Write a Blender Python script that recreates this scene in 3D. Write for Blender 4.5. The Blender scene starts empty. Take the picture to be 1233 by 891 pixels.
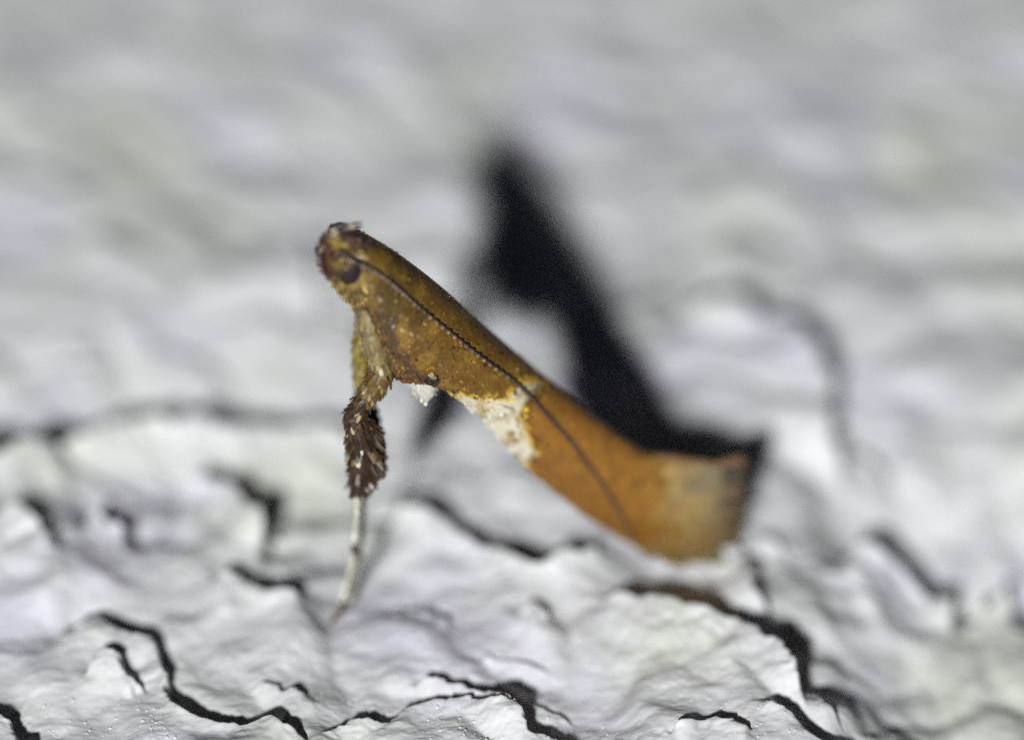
import bpy, math, random
import numpy as np
from mathutils import Vector

# ---------------------------------------------------------------- scene set-up
# One Blender unit is one millimetre (the moth is about 7 mm long).
sc = bpy.context.scene
sc.unit_settings.system = 'METRIC'
sc.unit_settings.scale_length = 0.001
sc.unit_settings.length_unit = 'MILLIMETERS'
R = math.radians

# camera: macro lens 70 mm away, looking 35 degrees down on the plaster
cam_data = bpy.data.cameras.new('camera')
cam = bpy.data.objects.new('camera', cam_data)
sc.collection.objects.link(cam)
cam.location = (2.426, -57.161, 44.190)
cam.rotation_euler = (R(90 - 35), 0, 0)
cam_data.sensor_width = 36
cam_data.lens = 188.03
cam_data.clip_start = 1
cam_data.clip_end = 1000
cam_data.dof.use_dof = True
cam_data.dof.focus_distance = 70.0
APERTURE = 5.4                                   # lens opening in mm
cam_data.dof.aperture_fstop = 0.18803 / APERTURE
sc.camera = cam

# night: almost no ambient light
world = bpy.data.worlds.new('World')
sc.world = world
world.use_nodes = True
bg = world.node_tree.nodes['Background']
bg.inputs['Color'].default_value = (0.55, 0.65, 1.0, 1)
bg.inputs['Strength'].default_value = 0.012

# the camera's flash, a little left of and below the lens
fl = bpy.data.lights.new('flash', 'AREA')
fl.shape = 'DISK'
fl.size = 15.0
fl.energy = 1300000
fl.color = (0.97, 0.99, 1.0)
flash = bpy.data.objects.new('flash', fl)
sc.collection.objects.link(flash)
aim = Vector((3.0, 2.5, 1.0))
flash.location = Vector((2.0, 1.0, 0)) + 300 * Vector((-0.392, -1.92, 1.0)).normalized()
flash.rotation_euler = (aim - flash.location).to_track_quat('-Z', 'Y').to_euler()

sc.view_settings.view_transform = 'Standard'
sc.view_settings.look = 'None'
sc.view_settings.exposure = 0
sc.view_settings.gamma = 1
sc.view_settings.use_curve_mapping = False
sc.render.engine = 'CYCLES'
sc.cycles.use_denoising = False
sc.cycles.max_bounces = 6
sc.cycles.sample_clamp_indirect = 4

rng = np.random.default_rng(7)
random.seed(7)

# ---------------------------------------------------------------- helpers
_perm = rng.permutation(512)
_ang = rng.random(512) * 2 * np.pi
_gx, _gy = np.cos(_ang), np.sin(_ang)

def noise2(x, y, seed=0):
    x = np.asarray(x, float) + 37.3 + seed * 17.17
    y = np.asarray(y, float) + 91.7 + seed * 5.31
    xi, yi = np.floor(x).astype(int), np.floor(y).astype(int)
    xf, yf = x - xi, y - yi
    u = xf * xf * xf * (xf * (xf * 6 - 15) + 10)
    v = yf * yf * yf * (yf * (yf * 6 - 15) + 10)
    def g(i, j, dx, dy):
        k = _perm[(_perm[(xi + i) & 511] + yi + j) & 511]
        return _gx[k] * dx + _gy[k] * dy
    a = g(0, 0, xf, yf); b = g(1, 0, xf - 1, yf)
    c = g(0, 1, xf, yf - 1); d = g(1, 1, xf - 1, yf - 1)
    return (a + u * (b - a) + v * ((c + u * (d - c)) - (a + u * (b - a)))) * 1.5

def fbm(x, y, octaves, seed=0, gain=0.5):
    s, amp, f = 0, 1.0, 1.0
    for o in range(octaves):
        s = s + amp * noise2(x * f, y * f, seed + o)
        amp *= gain; f *= 2.03
    return s

def sstep(a, b, x):
    t = np.clip((x - a) / (b - a), 0, 1)
    return t * t * (3 - 2 * t)

def mesh_obj(name, verts, faces, mat, parent=None, cols=None, smooth=True):
    me = bpy.data.meshes.new(name)
    me.from_pydata([tuple(map(float, v)) for v in verts], [], [tuple(map(int, f)) for f in faces])
    me.update()
    if smooth:
        me.polygons.foreach_set('use_smooth', [True] * len(me.polygons))
    if cols is not None:
        at = me.color_attributes.new('Col', 'FLOAT_COLOR', 'POINT')
        c = np.ones((len(verts), 4), np.float32); c[:, :3] = np.asarray(cols)[:, :3]
        at.data.foreach_set('color', c.ravel())
    me.materials.append(mat)
    o = bpy.data.objects.new(name, me)
    sc.collection.objects.link(o)
    if parent is not None:
        o.parent = parent
    return o

def grid_mesh_obj(name, X, Y, Z, mat):
    n, m = X.shape
    co = np.stack([X, Y, Z], -1).reshape(-1, 3).astype(np.float32)
    i = np.arange((n - 1) * m).reshape(n - 1, m)[:, :-1]
    q = np.stack([i, i + 1, i + m + 1, i + m], -1).reshape(-1, 4).astype(np.int32)
    me = bpy.data.meshes.new(name)
    me.vertices.add(len(co)); me.vertices.foreach_set('co', co.ravel())
    me.loops.add(q.size); me.loops.foreach_set('vertex_index', q.ravel())
    me.polygons.add(len(q))
    me.polygons.foreach_set('loop_start', np.arange(0, q.size, 4, dtype=np.int32))
    me.update(calc_edges=True); me.validate()
    me.polygons.foreach_set('use_smooth', np.ones(len(q), bool))
    me.materials.append(mat)
    o = bpy.data.objects.new(name, me)
    sc.collection.objects.link(o)
    return o

def new_mat(name):
    m = bpy.data.materials.new(name); m.use_nodes = True
    nt = m.node_tree
    return m, nt, nt.nodes['Principled BSDF']

def attr_mat(name, rough, spec=0.5, sheen=0.0, noise_scale=25, noise_amt=0.35, bump=0.0, trans=0.0):
    m, nt, p = new_mat(name)
    at = nt.nodes.new('ShaderNodeVertexColor'); at.layer_name = 'Col'
    tc = nt.nodes.new('ShaderNodeTexCoord')
    nz = nt.nodes.new('ShaderNodeTexNoise'); nz.inputs['Scale'].default_value = noise_scale
    nz.inputs['Detail'].default_value = 4
    nt.links.new(tc.outputs['Object'], nz.inputs['Vector'])
    mr = nt.nodes.new('ShaderNodeMapRange')
    mr.inputs['From Min'].default_value = 0.25; mr.inputs['From Max'].default_value = 0.75
    mr.inputs['To Min'].default_value = 1 - noise_amt; mr.inputs['To Max'].default_value = 1 + noise_amt
    nt.links.new(nz.outputs['Fac'], mr.inputs['Value'])
    mx = nt.nodes.new('ShaderNodeMix'); mx.data_type = 'RGBA'; mx.blend_type = 'MULTIPLY'
    mx.inputs['Factor'].default_value = 1
    nt.links.new(at.outputs['Color'], mx.inputs['A']); nt.links.new(mr.outputs['Result'], mx.inputs['B'])
    nt.links.new(mx.outputs['Result'], p.inputs['Base Color'])
    p.inputs['Roughness'].default_value = rough
    p.inputs['Specular IOR Level'].default_value = spec
    if sheen:
        p.inputs['Sheen Weight'].default_value = sheen
        p.inputs['Sheen Roughness'].default_value = 0.4
    if bump:
        b = nt.nodes.new('ShaderNodeBump'); b.inputs['Strength'].default_value = bump
        b.inputs['Distance'].default_value = 0.03
        nt.links.new(nz.outputs['Fac'], b.inputs['Height']); nt.links.new(b.outputs['Normal'], p.inputs['Normal'])
    if trans:
        tr = nt.nodes.new('ShaderNodeBsdfTranslucent'); ms = nt.nodes.new('ShaderNodeMixShader')
        nt.links.new(mx.outputs['Result'], tr.inputs['Color'])
        ms.inputs['Fac'].default_value = trans
        out = nt.nodes['Material Output']
        nt.links.new(p.outputs['BSDF'], ms.inputs[1]); nt.links.new(tr.outputs['BSDF'], ms.inputs[2])
        nt.links.new(ms.outputs['Shader'], out.inputs['Surface'])
    return m

# ---------------------------------------------------------------- plaster
def plaster_material():
    m, nt, p = new_mat('white_plaster')
    tc = nt.nodes.new('ShaderNodeTexCoord')
    n1 = nt.nodes.new('ShaderNodeTexNoise'); n1.inputs['Scale'].default_value = 0.5; n1.inputs['Detail'].default_value = 5
    nt.links.new(tc.outputs['Object'], n1.inputs['Vector'])
    cr = nt.nodes.new('ShaderNodeValToRGB')
    cr.color_ramp.elements[0].position = 0.3; cr.color_ramp.elements[0].color = (0.60, 0.60, 0.605, 1)
    cr.color_ramp.elements[1].position = 0.7; cr.color_ramp.elements[1].color = (0.67, 0.668, 0.67, 1)
    nt.links.new(n1.outputs['Fac'], cr.inputs['Fac'])
    # faint green and lilac mottling painted in for the lens's colour fringes; dust specks
    last = cr.outputs['Color']
    for scale, off, lo, hi, col in ((0.28, 3.0, 0.50, 0.66, (0.60, 0.62, 0.53, 1)), (0.34, 11.0, 0.50, 0.64, (0.63, 0.615, 0.70, 1)), (2.3, 23.0, 0.62, 0.72, (0.585, 0.60, 0.53, 1)), (24.0, 5.0, 0.70, 0.76, (0.40, 0.38, 0.36, 1))):
        mp = nt.nodes.new('ShaderNodeMapping'); mp.inputs['Location'].default_value = (off, off * 0.7, off * 1.3)
        nn = nt.nodes.new('ShaderNodeTexNoise'); nn.inputs['Scale'].default_value = scale; nn.inputs['Detail'].default_value = 3
        rr = nt.nodes.new('ShaderNodeMapRange'); rr.inputs['From Min'].default_value = lo; rr.inputs['From Max'].default_value = hi
        rr.inputs['To Max'].default_value = 0.75
        mc = nt.nodes.new('ShaderNodeMix'); mc.data_type = 'RGBA'; mc.inputs['B'].default_value = col
        nt.links.new(tc.outputs['Object'], mp.inputs['Vector']); nt.links.new(mp.outputs['Vector'], nn.inputs['Vector'])
        nt.links.new(nn.outputs['Fac'], rr.inputs['Value']); nt.links.new(rr.outputs['Result'], mc.inputs['Factor'])
        nt.links.new(last, mc.inputs['A']); last = mc.outputs['Result']
    nt.links.new(last, p.inputs['Base Color'])
    p.inputs['Roughness'].default_value = 0.6
    p.inputs['Specular IOR Level'].default_value = 0.3
    n2 = nt.nodes.new('ShaderNodeTexNoise'); n2.inputs['Scale'].default_value = 14; n2.inputs['Detail'].default_value = 6
    n2.inputs['Roughness'].default_value = 0.6
    nt.links.new(tc.outputs['Object'], n2.inputs['Vector'])
    b = nt.nodes.new('ShaderNodeBump'); b.inputs['Strength'].default_value = 0.35; b.inputs['Distance'].default_value = 0.02
    nt.links.new(n2.outputs['Fac'], b.inputs['Height']); nt.links.new(b.outputs['Normal'], p.inputs['Normal'])
    return m

# crests of the plaster's ledges (height in mm, polyline x, y); each drops off on its far side
LEDGES = [
  (0.42,[(-3.95,-0.75),(-3.75,-0.64),(-3.43,-0.43),(-3.10,-0.35),(-2.59,-0.64),(-2.30,-0.90),(-2.22,-1.25),(-2.19,-1.79),(-1.95,-2.14),(-1.56,-2.41),(-1.12,-2.54),(-0.80,-2.44),(-0.52,-2.61),(-0.13,-2.97)]),
  (0.30,[(-3.26,-1.39),(-2.94,-1.17),(-2.72,-1.23),(-2.56,-1.56),(-2.51,-1.85)]),
  (0.45,[(1.0,-1.42),(1.20,-1.45),(1.53,-1.50),(1.83,-1.50),(2.14,-1.89),(2.52,-2.24),(2.74,-2.55),(3.03,-2.59),(3.22,-3.02)]),
  (0.25,[(-0.14,-2.53),(0.29,-2.33),(0.83,-2.29),(1.15,-1.94),(1.42,-1.80),(1.81,-1.87),(2.14,-2.12),(2.46,-2.29)]),
  (0.25,[(4.47,-2.60),(4.80,-2.45),(5.07,-2.46),(5.50,-2.60)]),
  (0.68,[(3.36,0.27),(4.03,0.20),(4.64,-0.23),(5.14,-0.35),(5.58,-0.35),(5.84,-0.82),(6.15,-1.31),(6.23,-1.93)]),
  (0.30,[(5.80,-1.95),(5.88,-2.12),(6.01,-2.35),(6.42,-2.62),(6.95,-2.62)]),
  (1.05,[(-7.0,2.6),(-5.6,2.9),(-4.72,3.19),(-4.27,3.42),(-3.48,3.78),(-2.57,4.00),(-1.52,4.12),(-0.11,4.20),(0.9,4.0)]),
  (1.15,[(-2.30,2.51),(-1.91,2.75),(-1.39,2.63),(-1.20,2.17),(-0.92,1.40)]),
  (0.8,[(-3.41,1.73),(-3.13,1.88),(-2.83,1.64)]),
  (0.45,[(-4.62,1.88),(-4.26,1.64),(-3.76,1.01)]),
  (0.45,[(-1.71,0.75),(-1.25,0.51),(-0.79,0.20),(-0.28,0.14)]),
  (0.68,[(0.58,1.83),(0.98,2.02),(1.55,1.79),(2.01,1.26),(2.69,0.85),(3.37,1.11),(3.89,1.45)]),
  (1.25,[(6.94,1.95),(7.39,2.06),(7.84,1.95),(8.25,1.47),(8.68,1.22)]),
  (0.9,[(8.86,1.41),(9.10,1.72),(9.36,1.45)]),
  (0.9,[(4.40,6.82),(5.23,6.50),(5.83,6.54),(6.53,6.08),(6.80,5.46),(6.93,4.43),(7.00,3.53)]),
  (0.35,[(-1.35,8.88),(-0.85,8.54),(-0.52,7.78),(-0.43,6.92)]),
  (0.32,[(-4.60,-2.2),(-4.39,-2.35),(-4.04,-2.66),(-3.70,-2.92)]),
  (0.65,[(-5.6,2.6),(-4.9,2.85),(-4.3,3.1),(-3.7,3.2)]),
  (0.15,[(1.12,0.14),(1.25,0.27),(1.35,-0.04)]),
  (0.20,[(2.47,-0.09),(2.69,0.04),(2.91,-0.14)]),
  (0.36,[(5.52,1.75),(5.58,1.39),(5.66,1.0),(5.75,0.6),(5.9,0.1)]),
  (0.30,[(2.90,-2.75),(3.22,-3.01),(3.87,-3.09)]),
]
_lr = np.random.default_rng(23)
for _k in range(20):                      # lesser creases all over
    _x, _y, _a, _l = _lr.uniform(-5, 10), _lr.uniform(-3.3, 6.5), _lr.normal(-0.25, 0.5), _lr.uniform(0.4, 1.5)
    _t = np.linspace(-0.5, 0.5, 5)
    _w = np.cumsum(_lr.normal(0, 0.10, 5))
    LEDGES.append((float(_lr.uniform(0.06, 0.17) + 0.02 * max(0, _y)), [(float(_x + _l * q * math.cos(_a) - w * math.sin(_a)), float(_y + _l * q * math.sin(_a) + w * math.cos(_a))) for q, w in zip(_t, _w)]))

def line_dist(x, y, pts):
    """distance to a polyline, signed positive on its left, and the place along it 0..1"""
    pts = np.array(pts); seg = pts[1:] - pts[:-1]
    ln = np.hypot(seg[:, 0], seg[:, 1]); cum = np.r_[0, np.cumsum(ln)]
    best = np.full(x.shape, 1e9); sgn = np.ones(x.shape); par = np.zeros(x.shape)
    for k in range(len(seg)):
        ax, ay = x - pts[k, 0], y - pts[k, 1]
        t = np.clip((ax * seg[k, 0] + ay * seg[k, 1]) / ln[k] ** 2, 0, 1)
        d = np.hypot(ax - t * seg[k, 0], ay - t * seg[k, 1])
        cr = seg[k, 0] * ay - seg[k, 1] * ax
        up = d < best - 1e-9
        best = np.where(up, d, best); sgn = np.where(up, np.sign(cr), sgn)
        par = np.where(up, (cum[k] + t * ln[k]) / cum[-1], par)
    return best * sgn, par

def soft_side(x, y, pts, a=0.14):
    """which side of a ledge this is, -1 near .. +1 far, fading to 0 round its ends, and how strong the ledge is here"""
    pts = np.array(pts); seg = pts[1:] - pts[:-1]
    ln = np.hypot(seg[:, 0], seg[:, 1]); cum = np.r_[0, np.cumsum(ln)]
    num = np.zeros(x.shape); den = np.zeros(x.shape); tap = np.zeros(x.shape)
    for u in np.linspace(0, 1, 26):
        l = u * cum[-1]
        k = min(np.searchsorted(cum, l, side='right') - 1, len(seg) - 1)
        px, py = np.interp(l, cum, pts[:, 0]), np.interp(l, cum, pts[:, 1])
        nx, ny = -seg[k, 1] / ln[k], seg[k, 0] / ln[k]
        dx, dy = x - px, y - py
        r2 = dx * dx + dy * dy + 0.004
        o = 1.0 / r2 ** 1.5
        t = float(sstep(0, a, u) * sstep(1, 1 - a, u))
        num += o * t * (dx * nx + dy * ny) / np.sqrt(r2); tap += o * t; den += o
    return num / den, tap / den

def raw_height(x, y):
    wx = x + 0.13 * fbm(x * 1.6, y * 1.6, 4, 3) + 0.012 * fbm(x * 11, y * 11, 2, 13)
    wy = y + 0.13 * fbm(x * 1.6, y * 1.6, 4, 9) + 0.012 * fbm(x * 11, y * 11, 2, 19)
    h = 0.16 * fbm(x * 0.22, y * 0.22, 2, 1) + 0.045 * (1 - 0.8 * sstep(3, 8, y)) * fbm(wx * 0.9, wy * 0.7, 2, 5)
    h = h + 0.065 * (np.sqrt((y - 3) ** 2 + 4) + (y - 3)) / 2      # bulge added farther up, tilting the coat to the flash to brighten it
    # rounded lumps with creases between them
    # on the right the coat falls away to a lower level
    edge = np.interp(y, [-2.7, -1.9, -1.3, -0.8, -0.3, 0.5, 1.4, 2.2, 4.5], [5.9, 6.2, 6.15, 5.95, 5.85, 5.95, 5.8, 5.8, 6.4]) + 0.15 * fbm(x * 1.2, y * 1.2, 2, 161)
    h = h - (0.3 + 1.0 * sstep(4.5, 0.5, y)) * sstep(-0.2, 2.6, x - edge)
    lx, ly = x + 0.5 * fbm(x * 0.7, y * 0.7, 2, 111), y + 0.5 * fbm(x * 0.7, y * 0.7, 2, 121)
    b1 = np.abs(noise2(lx * 0.62, ly * 0.55, 21)); b2 = np.abs(noise2(lx * 1.5, ly * 1.35, 23))
    h = h + 0.36 * np.sqrt(b1 * b1 + 0.016) + 0.045 * np.sqrt(b2 * b2 + 0.016)
    for H, pts in LEDGES:
        P = np.array(pts)
        mg = 4.1 if H > 0.2 or len(pts) != 5 else 2.6
        m = (x > P[:, 0].min() - mg) & (x < P[:, 0].max() + mg) & (y > P[:, 1].min() - mg) & (y < P[:, 1].max() + mg)
        if not m.any():
            continue
        d, u = line_dist(wx[m], wy[m], pts)
        sg, tap = soft_side(wx[m], wy[m], pts)
        L = np.where(d > 0, 1.1 + 1.9 * H, 0.5 + 0.7 * H)
        G = np.exp(-(np.sqrt(d * d + 0.12 ** 2) - 0.12) / L) * sstep(mg - 0.4, mg * 0.4, np.abs(d))
        k = sstep(0, 0.12, u) * sstep(1, 0.88, u) * np.exp(-(d / 0.22) ** 2)
        sharp = (2 * sstep(0, 0.08, d) - 1) * tap
        mod = np.clip(1.0 + 0.5 * noise2(u * 3 + P[0, 0] * 3.1, u * 0 + P[0, 1] * 2.3, 7), 0.5, 1.5)
        mod = 1 + (mod - 1) * np.exp(-(d / 0.8) ** 2)
        h[m] -= 0.5 * H * mod * G * (sg * (1 - k) + sharp * k)
    return h

def fine_height(x, y):
    mask = sstep(-0.1, 0.5, fbm(x * 0.8, y * 0.8, 3, 41)) * 0.8 + 0.2
    h = 0.009 * fbm(x * 5, y * 6, 3, 31)
    h = h + 0.007 * mask * fbm(x * 13 + y * 4, y * 17, 2, 51)
    return h

# places where the moth touches the plaster: the ground is level there
TOUCH = [(0, 0, 0.5), (0.14, 0.2, 0.4), (4.97, 1.55, 0.7), (4.3, 1.5, 0.5), (5.4, 1.6, 0.5), (4.9, 1.0, 0.5), (4.2, 0.95, 0.45), (5.35, 1.15, 0.35)]

def touch_fix(x, y):
    pts = np.array(TOUCH)
    base = raw_height(pts[:, 0].copy(), pts[:, 1].copy())
    target = np.array([0, 0, -0.03, -0.05, -0.05, -0.08, -0.05, -0.12])
    G = np.exp(-((pts[:, None, 0] - pts[None, :, 0]) ** 2 + (pts[:, None, 1] - pts[None, :, 1]) ** 2) / pts[None, :, 2] ** 2)
    k = np.linalg.solve(G + 1e-3 * np.eye(len(pts)), target - base)
    out = np.zeros(x.shape)
    for (px, py, r), a in zip(TOUCH, k):
        out += a * np.exp(-((x - px) ** 2 + (y - py) ** 2) / r ** 2)
    return out

def height(x, y):
    return raw_height(x, y) + touch_fix(x, y) + fine_height(x, y)

def spaced(parts):
    out = [parts[0][0]]
    for a, b, s0, s1 in parts:
        p = a
        while p < b:
            p += s0 + (s1 - s0) * (p - a) / (b - a)
            out.append(min(p, b))
    return np.array(sorted(set(np.round(out, 5))))

gx = spaced([(-26, -6.2, 0.9, 0.05), (-6.2, 10.8, 0.026, 0.026), (10.8, 32, 0.05, 0.9)])
gy = spaced([(-16, -3.6, 0.8, 0.03), (-3.6, 1.5, 0.019, 0.025), (1.5, 18, 0.025, 0.10), (18, 48, 0.1, 0.9)])
GX, GY = np.meshgrid(gx, gy)
GZ = height(GX, GY)
plaster = grid_mesh_obj('plaster_wall', GX, GY, GZ, plaster_material())
plaster['kind'] = 'structure'
plaster['label'] = 'rough white painted plaster surface with ledges and cracks'

# crumbs of sand standing out of the plaster
def crumbs():
    ico = []
    t = (1 + 5 ** 0.5) / 2
    base = np.array([(-1,t,0),(1,t,0),(-1,-t,0),(1,-t,0),(0,-1,t),(0,1,t),(0,-1,-t),(0,1,-t),(t,0,-1),(t,0,1),(-t,0,-1),(-t,0,1)], float)
    base /= np.linalg.norm(base[0])
    fc = [(0,11,5),(0,5,1),(0,1,7),(0,7,10),(0,10,11),(1,5,9),(5,11,4),(11,10,2),(10,7,6),(7,1,8),(3,9,4),(3,4,2),(3,2,6),(3,6,8),(3,8,9),(4,9,5),(2,4,11),(6,2,10),(8,6,7),(9,8,1)]
    n = 1500
    x = rng.uniform(-5.5, 10, n * 3); y = rng.uniform(-3.4, 1.5, n * 3)
    keep = fbm(x * 0.7, y * 0.9, 2, 77) > 0.12
    x, y = x[keep][:n], y[keep][:n]
    z = height(x, y)
    V, Fs = [], []
    for i in range(len(x)):
        r = 0.008 + 0.016 * rng.random() ** 3
        v = base * (r * rng.uniform(0.6, 1.3, 3)) * rng.uniform(0.8, 1.2, (12, 1))
        k = len(V)
        V.extend(v + (x[i], y[i], z[i] + r * 0.1)); Fs.extend([(a + k, b + k, c + k) for a, b, c in fc])
    o = mesh_obj('sand_grain', V, Fs, plaster.data.materials[0], plaster)
    o['kind'] = 'stuff'
    return o
crumbs()

# ---------------------------------------------------------------- the moth
# local frame: +X where the moth faces, +Y its left (towards the camera), +Z up; origin where the wing tips touch the plaster
moth = bpy.data.objects.new('moth', None)
sc.collection.objects.link(moth)
moth.empty_display_size = 1
moth.location = (4.974, 1.527, 0)
moth.rotation_euler = (0, 0, math.pi + R(12))
moth['label'] = 'small golden brown moth with raised head and cream wing patch, standing on white plaster'
moth['category'] = 'moth'

M_body = attr_mat('body_scales', 0.55, 0.25, 0.0, 30, 0.45, 0.4)
M_wing = attr_mat('wing_membrane', 0.5, 0.2, 0.0, 30, 0.3, 0.3)
M_scale = attr_mat('wing_scales', 0.36, 0.32, 0.0, 40, 0.25)
M_ant = attr_mat('antenna_horn', 0.45, 0.5, 0.0, 40, 0.2)
M_leg = attr_mat('leg_scales', 0.42, 0.5, 0.1, 40, 0.3)
M_hair = attr_mat('fringe_hair', 0.4, 0.5, 0.1, 20, 0.2, trans=0.35)
M_eye, _nt, _p = new_mat('eye_dark')
_p.inputs['Base Color'].default_value = (0.026, 0.015, 0.016, 1)
_p.inputs['Specular IOR Level'].default_value = 0.25
_p.inputs['Roughness'].default_value = 0.42
_v = _nt.nodes.new('ShaderNodeTexVoronoi'); _v.inputs['Scale'].default_value = 28
_tc = _nt.nodes.new('ShaderNodeTexCoord'); _nt.links.new(_tc.outputs['Object'], _v.inputs['Vector'])
_b = _nt.nodes.new('ShaderNodeBump'); _b.inputs['Strength'].default_value = 0.6; _b.inputs['Distance'].default_value = 0.01; _b.invert = True
_nt.links.new(_v.outputs['Distance'], _b.inputs['Height']); _nt.links.new(_b.outputs['Normal'], _p.inputs['Normal'])

def catmull(P, s):
    """Catmull-Rom through rows of P at parameter s in 0..len-1"""
    P = np.asarray(P, float); s = np.clip(np.asarray(s, float), 0, len(P) - 1 - 1e-9)
    i = np.floor(s).astype(int); f = (s - i)[..., None]
    if P.ndim == 1:
        P = P[:, None]
    g = lambda k: P[np.clip(k, 0, len(P) - 1)]
    p0, p1, p2, p3 = g(i - 1), g(i), g(i + 1), g(i + 2)
    p0 = np.where((i == 0)[..., None], 2 * p1 - p2, p0); p3 = np.where((i + 2 > len(P) - 1)[..., None], 2 * p2 - p1, p3)
    return 0.5 * (2 * p1 + (p2 - p0) * f + (2 * p0 - 5 * p1 + 4 * p2 - p3) * f ** 2 + (3 * p1 - p0 - 3 * p2 + p3) * f ** 3)

def in_poly(x, z, poly):
    c = np.zeros(np.shape(x), bool); n = len(poly)
    for i in range(n):
        x1, z1 = poly[i]; x2, z2 = poly[(i + 1) % n]
        c ^= ((z1 > z) != (z2 > z)) & (x < (x2 - x1) * (z - z1) / (z2 - z1 + 1e-12) + x1)
    return c

def poly_edge(x, z, poly):
    d = np.full(np.shape(x), 9.0)
    for i in range(len(poly)):
        a = np.array(poly[i]); b = np.array(poly[(i + 1) % len(poly)]); s = b - a
        t = np.clip(((x - a[0]) * s[0] + (z - a[1]) * s[1]) / (s @ s), 0, 1)
        d = np.minimum(d, np.hypot(x - a[0] - t * s[0], z - a[1] - t * s[1]))
    return d

# --- forewings
WD = [(4.547,5.828),(4.113,5.457),(3.566,4.883),(3.013,4.21),(2.34,3.444),(1.656,2.707),(1.078,2.1),(0.671,1.762),(0.16,1.60),(-0.30,1.47)]
WV = [(4.64,5.03),(4.468,4.368),(4.237,3.947),(3.681,3.721),(3.17,3.148),(2.59,2.281),(1.827,1.345),(1.051,0.575),(0.36,0.19),(-0.26,0.24)]
WW = [0.46,0.58,0.64,0.62,0.55,0.46,0.36,0.26,0.18,0.12]
PHI = R(122)

def wing_pt(s, t):
    d, v, w = catmull(WD, s), catmull(WV, s), catmull(WW, s)[..., 0]
    phi = np.asarray(t) * PHI
    g = ((1 - np.cos(phi)) / (1 - math.cos(PHI)))[..., None]
    p = d + (v - d) * g
    return np.stack([p[..., 0], 0.012 + w * np.sin(phi), p[..., 1]], -1)

PATCH = [(4.163,3.866),(3.843,3.752),(3.510,3.650),(3.119,3.566),(2.806,3.467),(2.694,3.504),(2.627,3.601),(2.448,3.494),(2.279,3.403),(2.110,3.257),(2.279,3.295),(2.447,3.306),(2.537,3.266),(2.582,3.124),(2.514,2.870),(2.435,2.628),(2.375,2.44),(2.40,2.32),(2.60,2.15),(2.95,2.1),(4.2,3.5)]
STREAK = [(4.741,5.12),(4.52,5.10),(4.30,4.80),(4.16,4.40),(3.95,4.02),(3.86,3.88),(4.05,3.70),(4.252,3.70),(4.6,4.2),(4.75,4.642)]

def mixc(a, b, f):
    f = np.asarray(f)[..., None]
    return a * (1 - f) + b * f

def wing_colour(s, t, P):
    x, z = P[..., 0], P[..., 2]
    n = fbm(x * 3, z * 3, 3, 61); n2 = fbm(x * 9, z * 9, 2, 71)
    gold = np.array((0.150, 0.078, 0.014)); olive = np.array((0.090, 0.055, 0.016)); orange = np.array((0.265, 0.118, 0.021))
    ochre = np.array((0.30, 0.182, 0.042)); grey = np.array((0.20, 0.155, 0.085)); dark = np.array((0.050, 0.028, 0.014))
    c = mixc(np.broadcast_to(olive, P.shape), gold, sstep(0.3, 2.6, s + n))
    c = mixc(c, orange, sstep(3.4, 4.8, s + 0.4 * n))
    c = mixc(c, ochre, sstep(6.6, 8.0, s + 0.5 * n + 1.2 * (0.5 - t)))
    c = mixc(c, np.array((0.30, 0.21, 0.085)), 0.8 * sstep(7.2, 7.9, s + 0.8 * n + 0.6 * (0.5 - t)))
    c = mixc(c, grey, sstep(7.9, 8.7, s + 0.5 * n + 0.8 * (0.5 - t)))
    c = mixc(c, np.array((0.15, 0.062, 0.010)), 0.5 * sstep(0.55, 0.9, t) * sstep(1.2, 2.2, s))
    c = mixc(c, dark * 1.6, 0.55 * sstep(0.22, 0.02, t) * sstep(8, 6, s))
    c = mixc(c, np.array((0.27, 0.165, 0.03)), 0.6 * sstep(0.0, 0.5, n) * sstep(5, 3, s))
    st = in_poly(x + 0.05 * n2, z + 0.05 * n, STREAK)
    c = mixc(c, np.array((0.060, 0.033, 0.026)), 0.9 * st * sstep(-0.35, 0.25, n2 + 0.8 * n))
    xx, zz = x + 0.04 * n2, z + 0.04 * fbm(x * 9, z * 9, 2, 81)
    inside = in_poly(xx, zz, PATCH); e = poly_edge(xx, zz, PATCH)
    cream = mixc(np.broadcast_to(np.array((0.60, 0.55, 0.42)), P.shape), np.array((0.42, 0.31, 0.13)), sstep(0.15, 0.5, fbm(x * 5, z * 5, 2, 91)) * 0.8)
    yellow = np.array((0.55, 0.34, 0.035))
    pc = mixc(cream, yellow, sstep(0.075, 0.02, e))
    c = np.where(inside[..., None], pc, c)
    c = np.where((~inside & (e < 0.03))[..., None], c * 0.55, c)
    c = mixc(c, c * 0.6, 0.5 * sstep(0.1, 0.5, fbm(x * 4.5, z * 4.5, 3, 131)))
    fleck = inside & (fbm(x * 14, z * 14, 2, 141) + 0.6 * sstep(3.4, 2.4, x) > 0.98)
    c = np.where(fleck[..., None], np.array((0.20, 0.13, 0.045)), c)
    # two dark dots on the rear part
    for dx, dz, r in [(0.95, 1.55, 0.10), (0.62, 1.46, 0.08)]:
        c = mixc(c, dark, 0.7 * sstep(r, r * 0.4, np.hypot(x - dx, z - dz)))
    return c

SCALE_SHAPE = [(-0.30, 0.0), (0.30, 0.0), (-0.5, 0.55), (0.5, 0.55), (-0.28, 1.0), (0.28, 1.0)]

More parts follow.
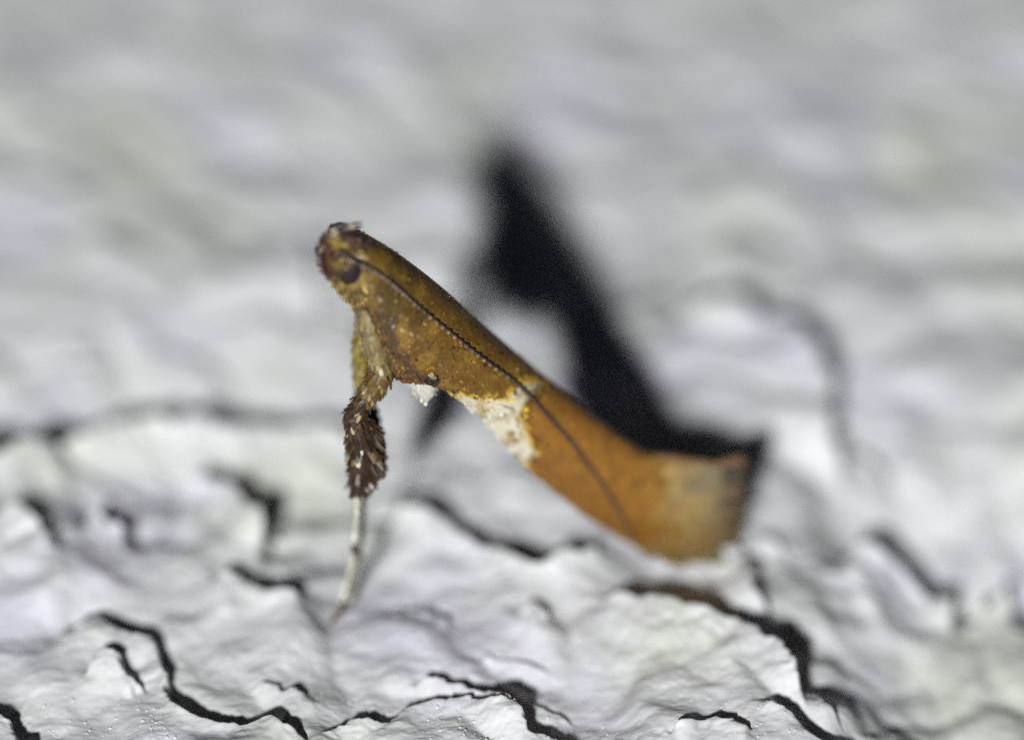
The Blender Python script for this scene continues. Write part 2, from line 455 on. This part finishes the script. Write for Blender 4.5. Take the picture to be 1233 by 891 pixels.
def add_scale(V, F, C, p, along, nrm, length, width, lift, col):
    along = along / (np.linalg.norm(along) + 1e-9)
    nrm = nrm - along * (nrm @ along); nrm = nrm / (np.linalg.norm(nrm) + 1e-9)
    side = np.cross(along, nrm)
    k = len(V)
    for a, b in SCALE_SHAPE:
        V.append(p + side * (a * width) + along * (b * length) + nrm * (lift * b + 0.004))
        C.append(col)
    F.append((k, k + 1, k + 3, k + 2)); F.append((k + 2, k + 3, k + 5, k + 4))

def make_wing(side):
    ns, nt_ = 110, 34
    S, Tt = np.meshgrid(np.linspace(0, 9, ns), np.linspace(0, 1, nt_), indexing='ij')
    # slightly uneven, frayed costal edge
    fray = (0.015 + 0.07 * sstep(3.0, 3.6, S[:, :1]) * sstep(5.6, 5.0, S[:, :1])) * np.abs(fbm(S[:, :1] * 9, S[:, :1] * 0, 3, 151))
    Tt = Tt * (1 - fray)
    P = wing_pt(S, Tt)
    C = wing_colour(S, Tt, P)
    P[..., 1] *= side
    i = np.arange(ns * nt_).reshape(ns, nt_)
    F = np.stack([i[:-1, :-1], i[1:, :-1], i[1:, 1:], i[:-1, 1:]], -1).reshape(-1, 4)
    if side < 0:
        F = F[:, ::-1]
    w = mesh_obj('forewing', P.reshape(-1, 3), F, M_wing, moth, C.reshape(-1, 3))
    sol = w.modifiers.new('thickness', 'SOLIDIFY'); sol.thickness = 0.02; sol.offset = -1
    # scales
    n = 9000 if side > 0 else 3500
    s = rng.random(n) * 8.95; t = rng.random(n) ** 0.9
    e = 1e-3
    p = wing_pt(s, t); ps = wing_pt(s + e, t) - p; pt = wing_pt(s, t - e) - p
    col = wing_colour(s, t, p)
    nr = np.cross(pt, ps); nr /= np.linalg.norm(nr, axis=1)[:, None] + 1e-9
    flip = np.where(nr[:, 1] < 0, -1, 1)[:, None]; nr = nr * flip
    ps /= np.linalg.norm(ps, axis=1)[:, None] + 1e-9
    V, Fs, Cs = [], [], []
    br = np.exp(rng.normal(0, 0.28, n) * np.where(s > 4, 0.75, 1)); dk = rng.random(n)
    mul = np.array((1, side, 1.0))
    for k in range(n):
        c = col[k] * br[k]
        if 0.1 < dk[k] < 0.3 and s[k] < 2.6 and t[k] > 0.6: c = np.array((0.16, 0.10, 0.03)) * br[k]
        elif dk[k] < 0.03 and s[k] < 5: c = col[k] * 0.3
        elif dk[k] < 0.10 and s[k] > 7: c = col[k] * 0.35
        elif dk[k] > 0.90 and s[k] > 7.2: c = np.array((0.42, 0.33, 0.18))
        elif dk[k] > 0.985 and s[k] < 4: c = np.array((0.28, 0.21, 0.09))
        a = ps[k] + rng.normal(0, 0.10, 3)
        add_scale(V, Fs, Cs, p[k] * mul, a * mul, nr[k] * mul, rng.uniform(0.07, 0.12), rng.uniform(0.035, 0.055), rng.uniform(0.004, 0.016) * (0.4 if col[k].min() > 0.1 else 1), np.clip(c, 0, 0.66))
    o = mesh_obj('wing_scale', V, Fs, M_scale, w, Cs, smooth=False); o['kind'] = 'stuff'
    # fringe of long hairs round the wing tip
    V, Fs, Cs = [], [], []
    def hair(p, d, length, width, col, bend):
        k = len(V); d = d / np.linalg.norm(d); sd = np.cross(d, (0, 1.0, 0.2)); sd /= np.linalg.norm(sd)
        lat = np.array((0, 1.0, 0))
        for q in range(4):
            f = q / 3
            c = p + d * length * f + bend * f * f
            ww = width * (1 - 0.75 * f)
            V.extend([c + sd * ww, c - sd * ww * 0.5 + lat * ww * 0.8, c - sd * ww * 0.5 - lat * ww * 0.8]); Cs.extend([col] * 3)
            if q:
                b = k + (q - 1) * 3
                for j in range(3):
                    Fs.append((b + j, b + (j + 1) % 3, b + 3 + (j + 1) % 3, b + 3 + j))
    for k in range(420):
        f = rng.random()                                    # along the tip edge, top to bottom
        q = wing_pt(np.array(8.7 + 0.25 * rng.random()), np.array(f)) * mul
        up = np.array((-1.0, 0.0, -0.10 - 0.20 * f)) + rng.normal(0, 0.10, 3) * (1, 0.5, 1)
        L = rng.uniform(0.26, 0.46)
        if f < 0.08 + 0.04 * rng.random() or 0.42 < f < 0.47: col = np.array((0.42, 0.24, 0.13))
        elif f < 0.40: col = np.array((0.13, 0.10, 0.065)) * rng.choice([0.3, 0.8, 1.6])
        elif f < 0.58: col = np.array((0.18, 0.14, 0.09)) * rng.choice([0.3, 0.8, 1.5])
        else: col = np.array((0.30, 0.21, 0.09)) * rng.choice([0.35, 0.8, 1.2])
        hair(q, up, L, 0.016, col, np.array((0, 0, 0.05)))
    for k in range(90):                                     # upper edge: a crest of long scales that runs level
        f = rng.random(); q = wing_pt(np.array(6.9 + 1.9 * f), np.array(0.03)) * mul
        hair(q, np.array((-1.0, 0, -0.10 - 0.1 * f)), rng.uniform(0.35, 0.5), 0.014, np.array((0.42, 0.22, 0.11)) * rng.uniform(0.7, 1.1), np.array((0, 0, -0.03)))
    for k in range(260):                                    # lower edge: short hairs and a few long loose tufts
        s_ = rng.uniform(6.6, 8.9) if k < 130 else float(rng.choice([7.12, 7.5, 7.75, 8.2, 8.55])) + rng.normal(0, 0.03); q = wing_pt(np.array(s_), np.array(0.99)) * mul
        clump = (k >= 130)
        hair(q, np.array((-0.7, 0, -0.75)) + rng.normal(0, 0.12, 3), rng.uniform(0.08, 0.16) + 0.28 * clump, 0.015 + 0.008 * clump, np.array((0.40, 0.27, 0.06)) * rng.uniform(0.5, 1.1), np.array((-0.05, 0, 0)))
    for k in range(120):                                    # pale fringe under the cream patch
        s_ = rng.uniform(3.0, 5.4); q = wing_pt(np.array(s_), np.array(0.99)) * mul
        hair(q, np.array((-0.75, 0, -0.5)) + rng.normal(0, 0.15, 3), rng.uniform(0.04, 0.10), 0.012, (np.array((0.66, 0.58, 0.36)) if rng.random() > 0.15 else np.array((0.06, 0.06, 0.05))), np.array((0, 0, 0)))
    o = mesh_obj('wing_fringe', V, Fs, M_hair, w, Cs); o['kind'] = 'stuff'
    return w

make_wing(1); make_wing(-1)

# --- body: head, thorax and abdomen in one skin (dorsal x,z  ventral x,z  half width)
RINGS = [(5.170,5.635,5.174,5.600,0.02),(5.115,5.829,5.08,5.397,0.17),(5.004,5.942,4.975,5.186,0.27),(4.839,5.965,4.847,4.998,0.35),(4.60,5.865,4.739,4.839,0.38),
 (4.30,5.56,4.644,4.576,0.40),(3.93,5.16,4.509,4.026,0.46),(3.52,4.68,4.18,3.68,0.50),(3.04,4.10,3.72,3.50,0.48),(2.50,3.47,3.10,3.05,0.42),(1.95,2.75,2.44,2.15,0.32),(1.32,1.92,1.66,1.36,0.20),(1.06,1.28,1.18,1.02,0.06)]

def body_pt(s, a):
    r = catmull(RINGS, s)
    c = (r[..., 0:2] + r[..., 2:4]) / 2; hv = (r[..., 0:2] - r[..., 2:4]) / 2
    w = np.maximum(r[..., 4], 0.01)
    ca, sa = np.cos(a), np.sin(a)
    p = c + hv * ca[..., None]
    return np.stack([p[..., 0], w * np.sign(sa) * np.abs(sa) ** 0.9, p[..., 1]], -1)

def body_colour(s, a, P):
    x, z = P[..., 0], P[..., 2]
    n = fbm(x * 6 + P[..., 1] * 3, z * 6, 3, 101)
    ca = np.cos(a)
    c = np.broadcast_to(np.array((0.135, 0.085, 0.028)), P.shape)
    c = mixc(c, np.array((0.28, 0.19, 0.055)), sstep(0.05, 0.5, n))
    c = mixc(c, np.array((0.07, 0.038, 0.030)), sstep(-0.05, -0.4, n) * 0.8)
    c = mixc(c, np.array((0.055, 0.035, 0.04)), sstep(0.80, 0.97, ca) * sstep(2, 3, s) * 0.9)          # dark crown
    c = mixc(c, np.array((0.50, 0.36, 0.09)), 0.8 * sstep(-0.55, -0.9, ca) * sstep(0.6, 1.4, s) * sstep(4.4, 3.6, s))  # pale chin
    c = mixc(c, np.array((0.20, 0.085, 0.055)), 0.6 * sstep(1.6, 0.6, s))                                 # reddish face
    c = mixc(c, np.array((0.21, 0.16, 0.07)), 0.6 * sstep(-0.2, -0.7, ca) * sstep(4.6, 5.4, s))
    return c

def make_body():
    ns, na = 120, 48
    S, A = np.meshgrid(np.linspace(0, 12, ns), np.arange(na) / na * 2 * np.pi, indexing='ij')
    P = body_pt(S, A); C = body_colour(S, A, P)
    i = np.arange(ns * na).reshape(ns, na)
    j = np.roll(i, -1, axis=1)
    F = [tuple(q) for q in np.stack([i[:-1], j[:-1], j[1:], i[1:]], -1).reshape(-1, 4)]
    V = list(P.reshape(-1, 3)); Cc = list(C.reshape(-1, 3))
    for row, rev in ((0, True), (ns - 1, False)):
        k = len(V); V.append(P[row].mean(0)); Cc.append(C[row].mean(0))
        for q in range(na):
            F.append((k, i[row, (q + 1) % na], i[row, q]) if rev else (k, i[row, q], i[row, (q + 1) % na]))
    b = mesh_obj('body', V, F, M_body, moth, Cc)
    # scales on head and thorax
    n = 4200
    s = rng.random(n) * 8; a = rng.random(n) * 2 * np.pi
    p = body_pt(s, a); e = 1e-3
    ps = body_pt(s + e, a) - p; pa = body_pt(s, a + e) - p
    nr = np.cross(ps, pa); nr /= np.linalg.norm(nr, axis=1)[:, None] + 1e-9
    cen = body_pt(s, a * 0) * 0.5 + body_pt(s, a * 0 + np.pi) * 0.5
    nr *= np.where(((p - cen) * nr).sum(1) < 0, -1, 1)[:, None]
    ps /= np.linalg.norm(ps, axis=1)[:, None] + 1e-9
    col = body_colour(s, a, p)
    V, Fs, Cs = [], [], []
    eye = np.array((4.79, 5.52))
    for k in range(n):
        if np.hypot(p[k, 0] - eye[0], p[k, 2] - eye[1]) < 0.165 and abs(p[k, 1]) > 0.15:
            continue
        c = col[k] * math.exp(rng.normal(0, 0.35))
        if rng.random() < 0.03: c = np.array((0.42, 0.34, 0.15))
        add_scale(V, Fs, Cs, p[k], ps[k] + rng.normal(0, 0.25, 3), nr[k], rng.uniform(0.05, 0.10), rng.uniform(0.03, 0.05), rng.uniform(0.008, 0.035), np.clip(c, 0, 0.8))
    o = mesh_obj('body_scale', V, Fs, M_scale, b, Cs, smooth=False); o['kind'] = 'stuff'
    return b
make_body()

# --- eyes: domed, faceted
def make_eye(side):
    V, F = [], []
    nu, nv = 16, 28
    for i in range(nu + 1):
        th = math.pi * i / nu
        for j in range(nv):
            ph = 2 * math.pi * j / nv
            V.append((4.79 + 0.172 * math.sin(th) * math.cos(ph), side * (0.285 + 0.10 * math.cos(th)), 5.52 + 0.19 * math.sin(th) * math.sin(ph)))
    for i in range(nu):
        for j in range(nv):
            F.append((i * nv + j, i * nv + (j + 1) % nv, (i + 1) * nv + (j + 1) % nv, (i + 1) * nv + j))
    mesh_obj('eye', V, F, M_eye, moth)
make_eye(1); make_eye(-1)

# --- tubes for antennae, palps and legs
def tube(path, radii, cols, n=10, flat=None):
    path = np.asarray(path, float); V, F, C = [], [], []
    tan = np.gradient(path, axis=0); tan /= np.linalg.norm(tan, axis=1)[:, None] + 1e-12
    up = np.array((0.1, 1.0, 0.05))
    for i, (p, t) in enumerate(zip(path, tan)):
        a = np.cross(t, up); a /= np.linalg.norm(a); b = np.cross(a, t)
        for j in range(n):
            f = 2 * math.pi * j / n
            V.append(p + radii[i] * (a * math.cos(f) + b * math.sin(f) * (flat or 1)))
            C.append(cols[i](a * math.cos(f) + b * math.sin(f)) if callable(cols[i]) else cols[i])
    m = len(path)
    for i in range(m - 1):
        for j in range(n):
            F.append((i * n + j, i * n + (j + 1) % n, (i + 1) * n + (j + 1) % n, (i + 1) * n + j))
    F.append(tuple(range(n))[::-1]); F.append(tuple((m - 1) * n + j for j in range(n)))
    return V, F, C

def resample(P, n):
    return catmull(P, np.linspace(0, len(P) - 1, n))

ANT_ST = [(0.29, 0.41), (0.84, 0.387), (1.44, 0.387), (2.29, 0.39), (3.09, 0.41), (3.78, 0.39), (4.36, 0.433), (5.2, 0.513), (5.92, 0.627), (6.6, 0.767), (7.02, 0.93)]

def make_antenna(side):
    st = np.array(ANT_ST)
    head = [(4.945, 0.26, 5.86), (4.84, 0.36, 5.84), (4.72, 0.43, 5.76)]
    on = wing_pt(st[:, 0], st[:, 1])
    e = 1e-3
    nr = np.cross(wing_pt(st[:, 0], st[:, 1] - e) - on, wing_pt(st[:, 0] + e, st[:, 1]) - on)
    nr /= np.linalg.norm(nr, axis=1)[:, None] + 1e-12
    nr *= np.where(nr[:, 1] < 0, -1, 1)[:, None]
    P = np.vstack([np.array(head), on + nr * 0.06])
    nseg, per = 74, 5
    tone = rng.uniform(0.25, 1.2, nseg + 1)
    path = resample(P, nseg * per + 1)
    rad, cols = [], []
    for k in range(nseg * per + 1):
        f = k / (nseg * per); q = (k % per) / per
        r = 0.041 * (1 - 0.42 * f)
        if f < 0.035: r = 0.055
        rad.append(r * (0.45 + 0.95 * q))
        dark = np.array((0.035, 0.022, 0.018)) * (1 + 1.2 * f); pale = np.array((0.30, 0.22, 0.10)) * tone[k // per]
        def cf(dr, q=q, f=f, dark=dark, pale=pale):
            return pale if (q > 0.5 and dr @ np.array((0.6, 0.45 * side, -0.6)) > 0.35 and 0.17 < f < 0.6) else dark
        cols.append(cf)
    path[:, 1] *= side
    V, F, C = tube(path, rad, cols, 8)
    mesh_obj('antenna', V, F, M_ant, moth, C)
make_antenna(1); make_antenna(-1)

# --- upcurved palps in front of the face
def make_palp(side):
    P = [(4.98,0.08,5.31),(5.08,0.08,5.42),(5.145,0.07,5.56),(5.155,0.06,5.70),(5.115,0.06,5.82),(5.022,0.05,5.935),(4.900,0.05,6.025),(4.757,0.05,6.062),(4.58,0.05,6.06)]
    path = resample(P, 60); path[:, 1] *= side
    rad, cols = [], []
    for k in range(60):
        f = k / 59
        rad.append(0.045 * (1 - 0.75 * f ** 1.5) * (1 + 0.12 * math.sin(k * 1.9)))
        band = math.sin(f * 30) > 0.55 and f > 0.3
        cols.append(np.array((0.34, 0.28, 0.20)) if band else np.array((0.07, 0.05, 0.05)) * (1 + 1.5 * (f < 0.35)))
    V, F, C = tube(path, rad, cols, 8)
    pl = mesh_obj('palp', V, F, M_leg, moth, C)
    V, Fs, Cs = [], [], []
    for k in range(120):
        i = rng.integers(2, 56); t = path[i + 1] - path[i]
        d = rng.normal(0, 1, 3); d -= t * (d @ t) / (t @ t); d /= np.linalg.norm(d)
        add_scale(V, Fs, Cs, path[i] + d * rad[i], t / np.linalg.norm(t) + d * 0.06, d, 0.04, 0.03, 0.006, np.clip(cols[i] * math.exp(rng.normal(0, 0.4)), 0, 0.8))
    o = mesh_obj('palp_scale', V, Fs, M_scale, pl, Cs, smooth=False); o['kind'] = 'stuff'
make_palp(1); make_palp(-1)

# --- legs
DARK = np.array((0.045, 0.026, 0.015)); BROWN = np.array((0.12, 0.072, 0.024)); CREAM = np.array((0.52, 0.43, 0.22)); WHITE = np.array((0.52, 0.50, 0.42))

def scales_on(path, rad, colfun, n, parent, length, lift, name='leg_scale', aft=None, aftlen=0):
    V, Fs, Cs = [], [], []
    m = len(path)
    for k in range(n):
        i = int(rng.integers(0, m - 1)); t = path[i + 1] - path[i]; t = t / np.linalg.norm(t)
        d = rng.normal(0, 1, 3); d -= t * (d @ t); d /= np.linalg.norm(d)
        f = i / (m - 1)
        add_scale(V, Fs, Cs, path[i] + d * rad[i] * 0.95, t + d * 0.15 + rng.normal(0, 0.08, 3), d, length * rng.uniform(0.7, 1.3), rng.uniform(0.04, 0.06), lift * rng.uniform(0.3, 1.4), np.clip(colfun(f, d) * math.exp(rng.normal(0, 0.3)), 0, 0.8))
    if aft is not None:
        for k in range(n):
            f = rng.random(); i = int(f * (m - 2)); t = path[i + 1] - path[i]; t = t / np.linalg.norm(t)
            d = aft + rng.normal(0, 0.40, 3); d -= t * (d @ t) * 0.9; d /= np.linalg.norm(d)
            add_scale(V, Fs, Cs, path[i] + d * rad[i] * 0.8, t * 0.9 + d * rng.uniform(0.4, 0.9), np.cross(t, d) + d * rng.normal(0.5, 0.6), aftlen * rng.uniform(0.6, 1.2) * math.sin(math.pi * min(1, f * 0.85 + 0.12)) + 0.04, rng.uniform(0.05, 0.07), 0.02, np.clip(colfun(f, d) * math.exp(rng.normal(0, 0.3)), 0, 0.8))
    o = mesh_obj(name, V, Fs, M_scale, parent, Cs, smooth=False); o['kind'] = 'stuff'

def make_leg(coxa, fem, tib, tar, rc, spots=True, k_=1.0):
    root = bpy.data.objects.new('leg', None); sc.collection.objects.link(root); root.parent = moth
    root.empty_display_size = 0.2
    n = 24
    pc = resample(coxa, n); rad = [rc * (1 - 0.25 * k / n) for k in range(n)]
    cm = [np.array((0.18, 0.135, 0.055)) * (0.8 + 0.5 * math.sin(k * 0.6) ** 2) for k in range(n)]
    V, F, C = tube(pc, rad, cm, 12)
    o = mesh_obj('coxa', V, F, M_leg, root, C)
    scales_on(pc, rad, lambda f, d: np.array((0.19, 0.14, 0.055)) if d[1] > -0.2 else BROWN, 240, o, 0.09, 0.01)
    pf = resample(fem, n); rad = [k_ * 0.16 - 0.05 * (k / n) for k in range(n)]
    V, F, C = tube(pf, rad, [BROWN * 0.8] * n, 12)
    o = mesh_obj('femur', V, F, M_leg, root, C)
    scales_on(pf, rad, lambda f, d: CREAM * 0.5 if (spots and math.sin(f * 17 + d[0] * 3) > 0.88) else ((BROWN if f < 0.6 else DARK) if spots else np.array((0.20, 0.15, 0.035))), 320, o, 0.09, 0.03)
    pt_ = resample(tib, n); rad = [k_ * 0.095 + k_ * 0.075 * math.sin(math.pi * (0.12 + 0.80 * k / n)) for k in range(n)]
    V, F, C = tube(pt_, rad, [DARK] * n, 12)
    o = mesh_obj('tibia', V, F, M_leg, root, C)
    def tc_(f, d):
        if d[0] > 0.15 and d[1] > 0.2 and (0.06 < f < 0.20 or 0.46 < f < 0.53) and rng.random() < 0.5: return CREAM * 0.7
        r = rng.random()
        return CREAM * 0.6 if r > 0.98 else BROWN * 0.6 if r > 0.82 else DARK * (0.7 if d[0] > 0 else 1.0)
    scales_on(pt_, rad, tc_, 420, o, 0.11, 0.03, aft=np.array((-1.0, 0.15, -0.1)), aftlen=0.27 * k_)
    pr = resample(tar, 50)
    rad, cm = [], []
    for k in range(50):
        f = k / 49
        joint = min(abs(f - j) for j in (0.0, 0.40, 0.62, 0.76, 0.88))
        rad.append((0.037 - 0.013 * f) * (1 + 0.18 * max(0, 1 - joint / 0.03)))
        cm.append(DARK * 1.6 if (0.36 < f < 0.41 or 0.80 < f < 0.84 or f > 0.88) else (WHITE if f < 0.8 else WHITE * 0.6))
    V, F, C = tube(pr, rad, cm, 10)
    o = mesh_obj('tarsus', V, F, M_leg, root, C)
    def tcol(f, d):
        return DARK * 1.5 if (0.36 < f < 0.41 or 0.80 < f < 0.84 or f > 0.88) else WHITE
    scales_on(pr, rad, tcol, 160, o, 0.06, 0.006)
    # claw at the tip
    p0, p1 = pr[-2], pr[-1]; d = (p1 - p0) / np.linalg.norm(p1 - p0)
    V, F, C = tube([p1, p1 + d * 0.04, p1 + d * 0.06 + np.array((0.02, 0, -0.02))], [0.022, 0.016, 0.004], [DARK] * 3, 6)
    mesh_obj('claw', V, F, M_leg, root, C)
    return root

make_leg([(4.62,0.30,4.98),(4.545,0.42,4.545),(4.471,0.50,4.167),(4.459,0.55,4.036)],
         [(4.447,0.550,4.061),(4.617,0.550,3.767),(4.867,0.550,3.417)],
         [(4.866,0.550,3.457),(4.780,0.533,3.097),(4.763,0.517,2.609),(4.800,0.500,2.195)],
         [(4.811,0.500,2.224),(4.829,0.492,1.713),(4.870,0.484,1.202),(4.969,0.475,0.682),(5.041,0.467,0.378),(5.19,0.459,0.01)], 0.16)
make_leg([(4.50,-0.25,4.80),(4.50,-0.40,4.30),(4.53,-0.50,3.95)],
         [(4.533,-0.500,3.98),(4.568,-0.40,3.57),(4.582,-0.27,3.12)],
         [(4.581,-0.270,3.15),(4.605,-0.085,2.568),(4.665,0.050,1.851)],
         [(4.653,0.050,1.877),(4.672,0.104,1.338),(4.736,0.158,0.830),(4.844,0.212,0.438),(4.939,0.266,0.169),(5.043,0.320,0.03)], 0.14, False, 0.72)

# hind legs folded under the body: only a pale knee and a dark spurred tuft show
def make_hind(side):
    root = bpy.data.objects.new('leg', None); sc.collection.objects.link(root); root.parent = moth
    root.empty_display_size = 0.2
    mul = np.array((1, side, 1.0))
    p = resample([(3.92,0.26,4.05),(3.88,0.34,3.80),(3.86,0.42,3.62),(3.858,0.45,3.43)], 20) * mul
    rad = [0.40 * (1 - k / 19) ** 0.95 + 0.012 for k in range(20)]
    V, F, C = tube(p, rad, [WHITE * 1.05] * 20, 12)
    o = mesh_obj('femur', V, F, M_leg, root, C); o['label'] = 'pale pointed knee below the wing'
    scales_on(p, rad, lambda f, d: WHITE if f > 0.25 else np.array((0.42, 0.32, 0.12)), 60, o, 0.05, 0.003)
    p = resample([(3.99,0.60,3.99),(3.845,0.64,3.98),(3.76,0.63,3.90)], 14) * mul
    rad = [0.075 * math.sin(math.pi * (0.15 + 0.8 * k / 13)) for k in range(14)]
    V, F, C = tube(p, rad, [DARK] * 14, 10)
    o = mesh_obj('tibia', V, F, M_leg, root, C)
    scales_on(p, rad, lambda f, d: CREAM if (0.34 < f < 0.44 and d[1] * side > 0.4) else DARK, 90, o, 0.07, 0.02)
make_hind(1); make_hind(-1)
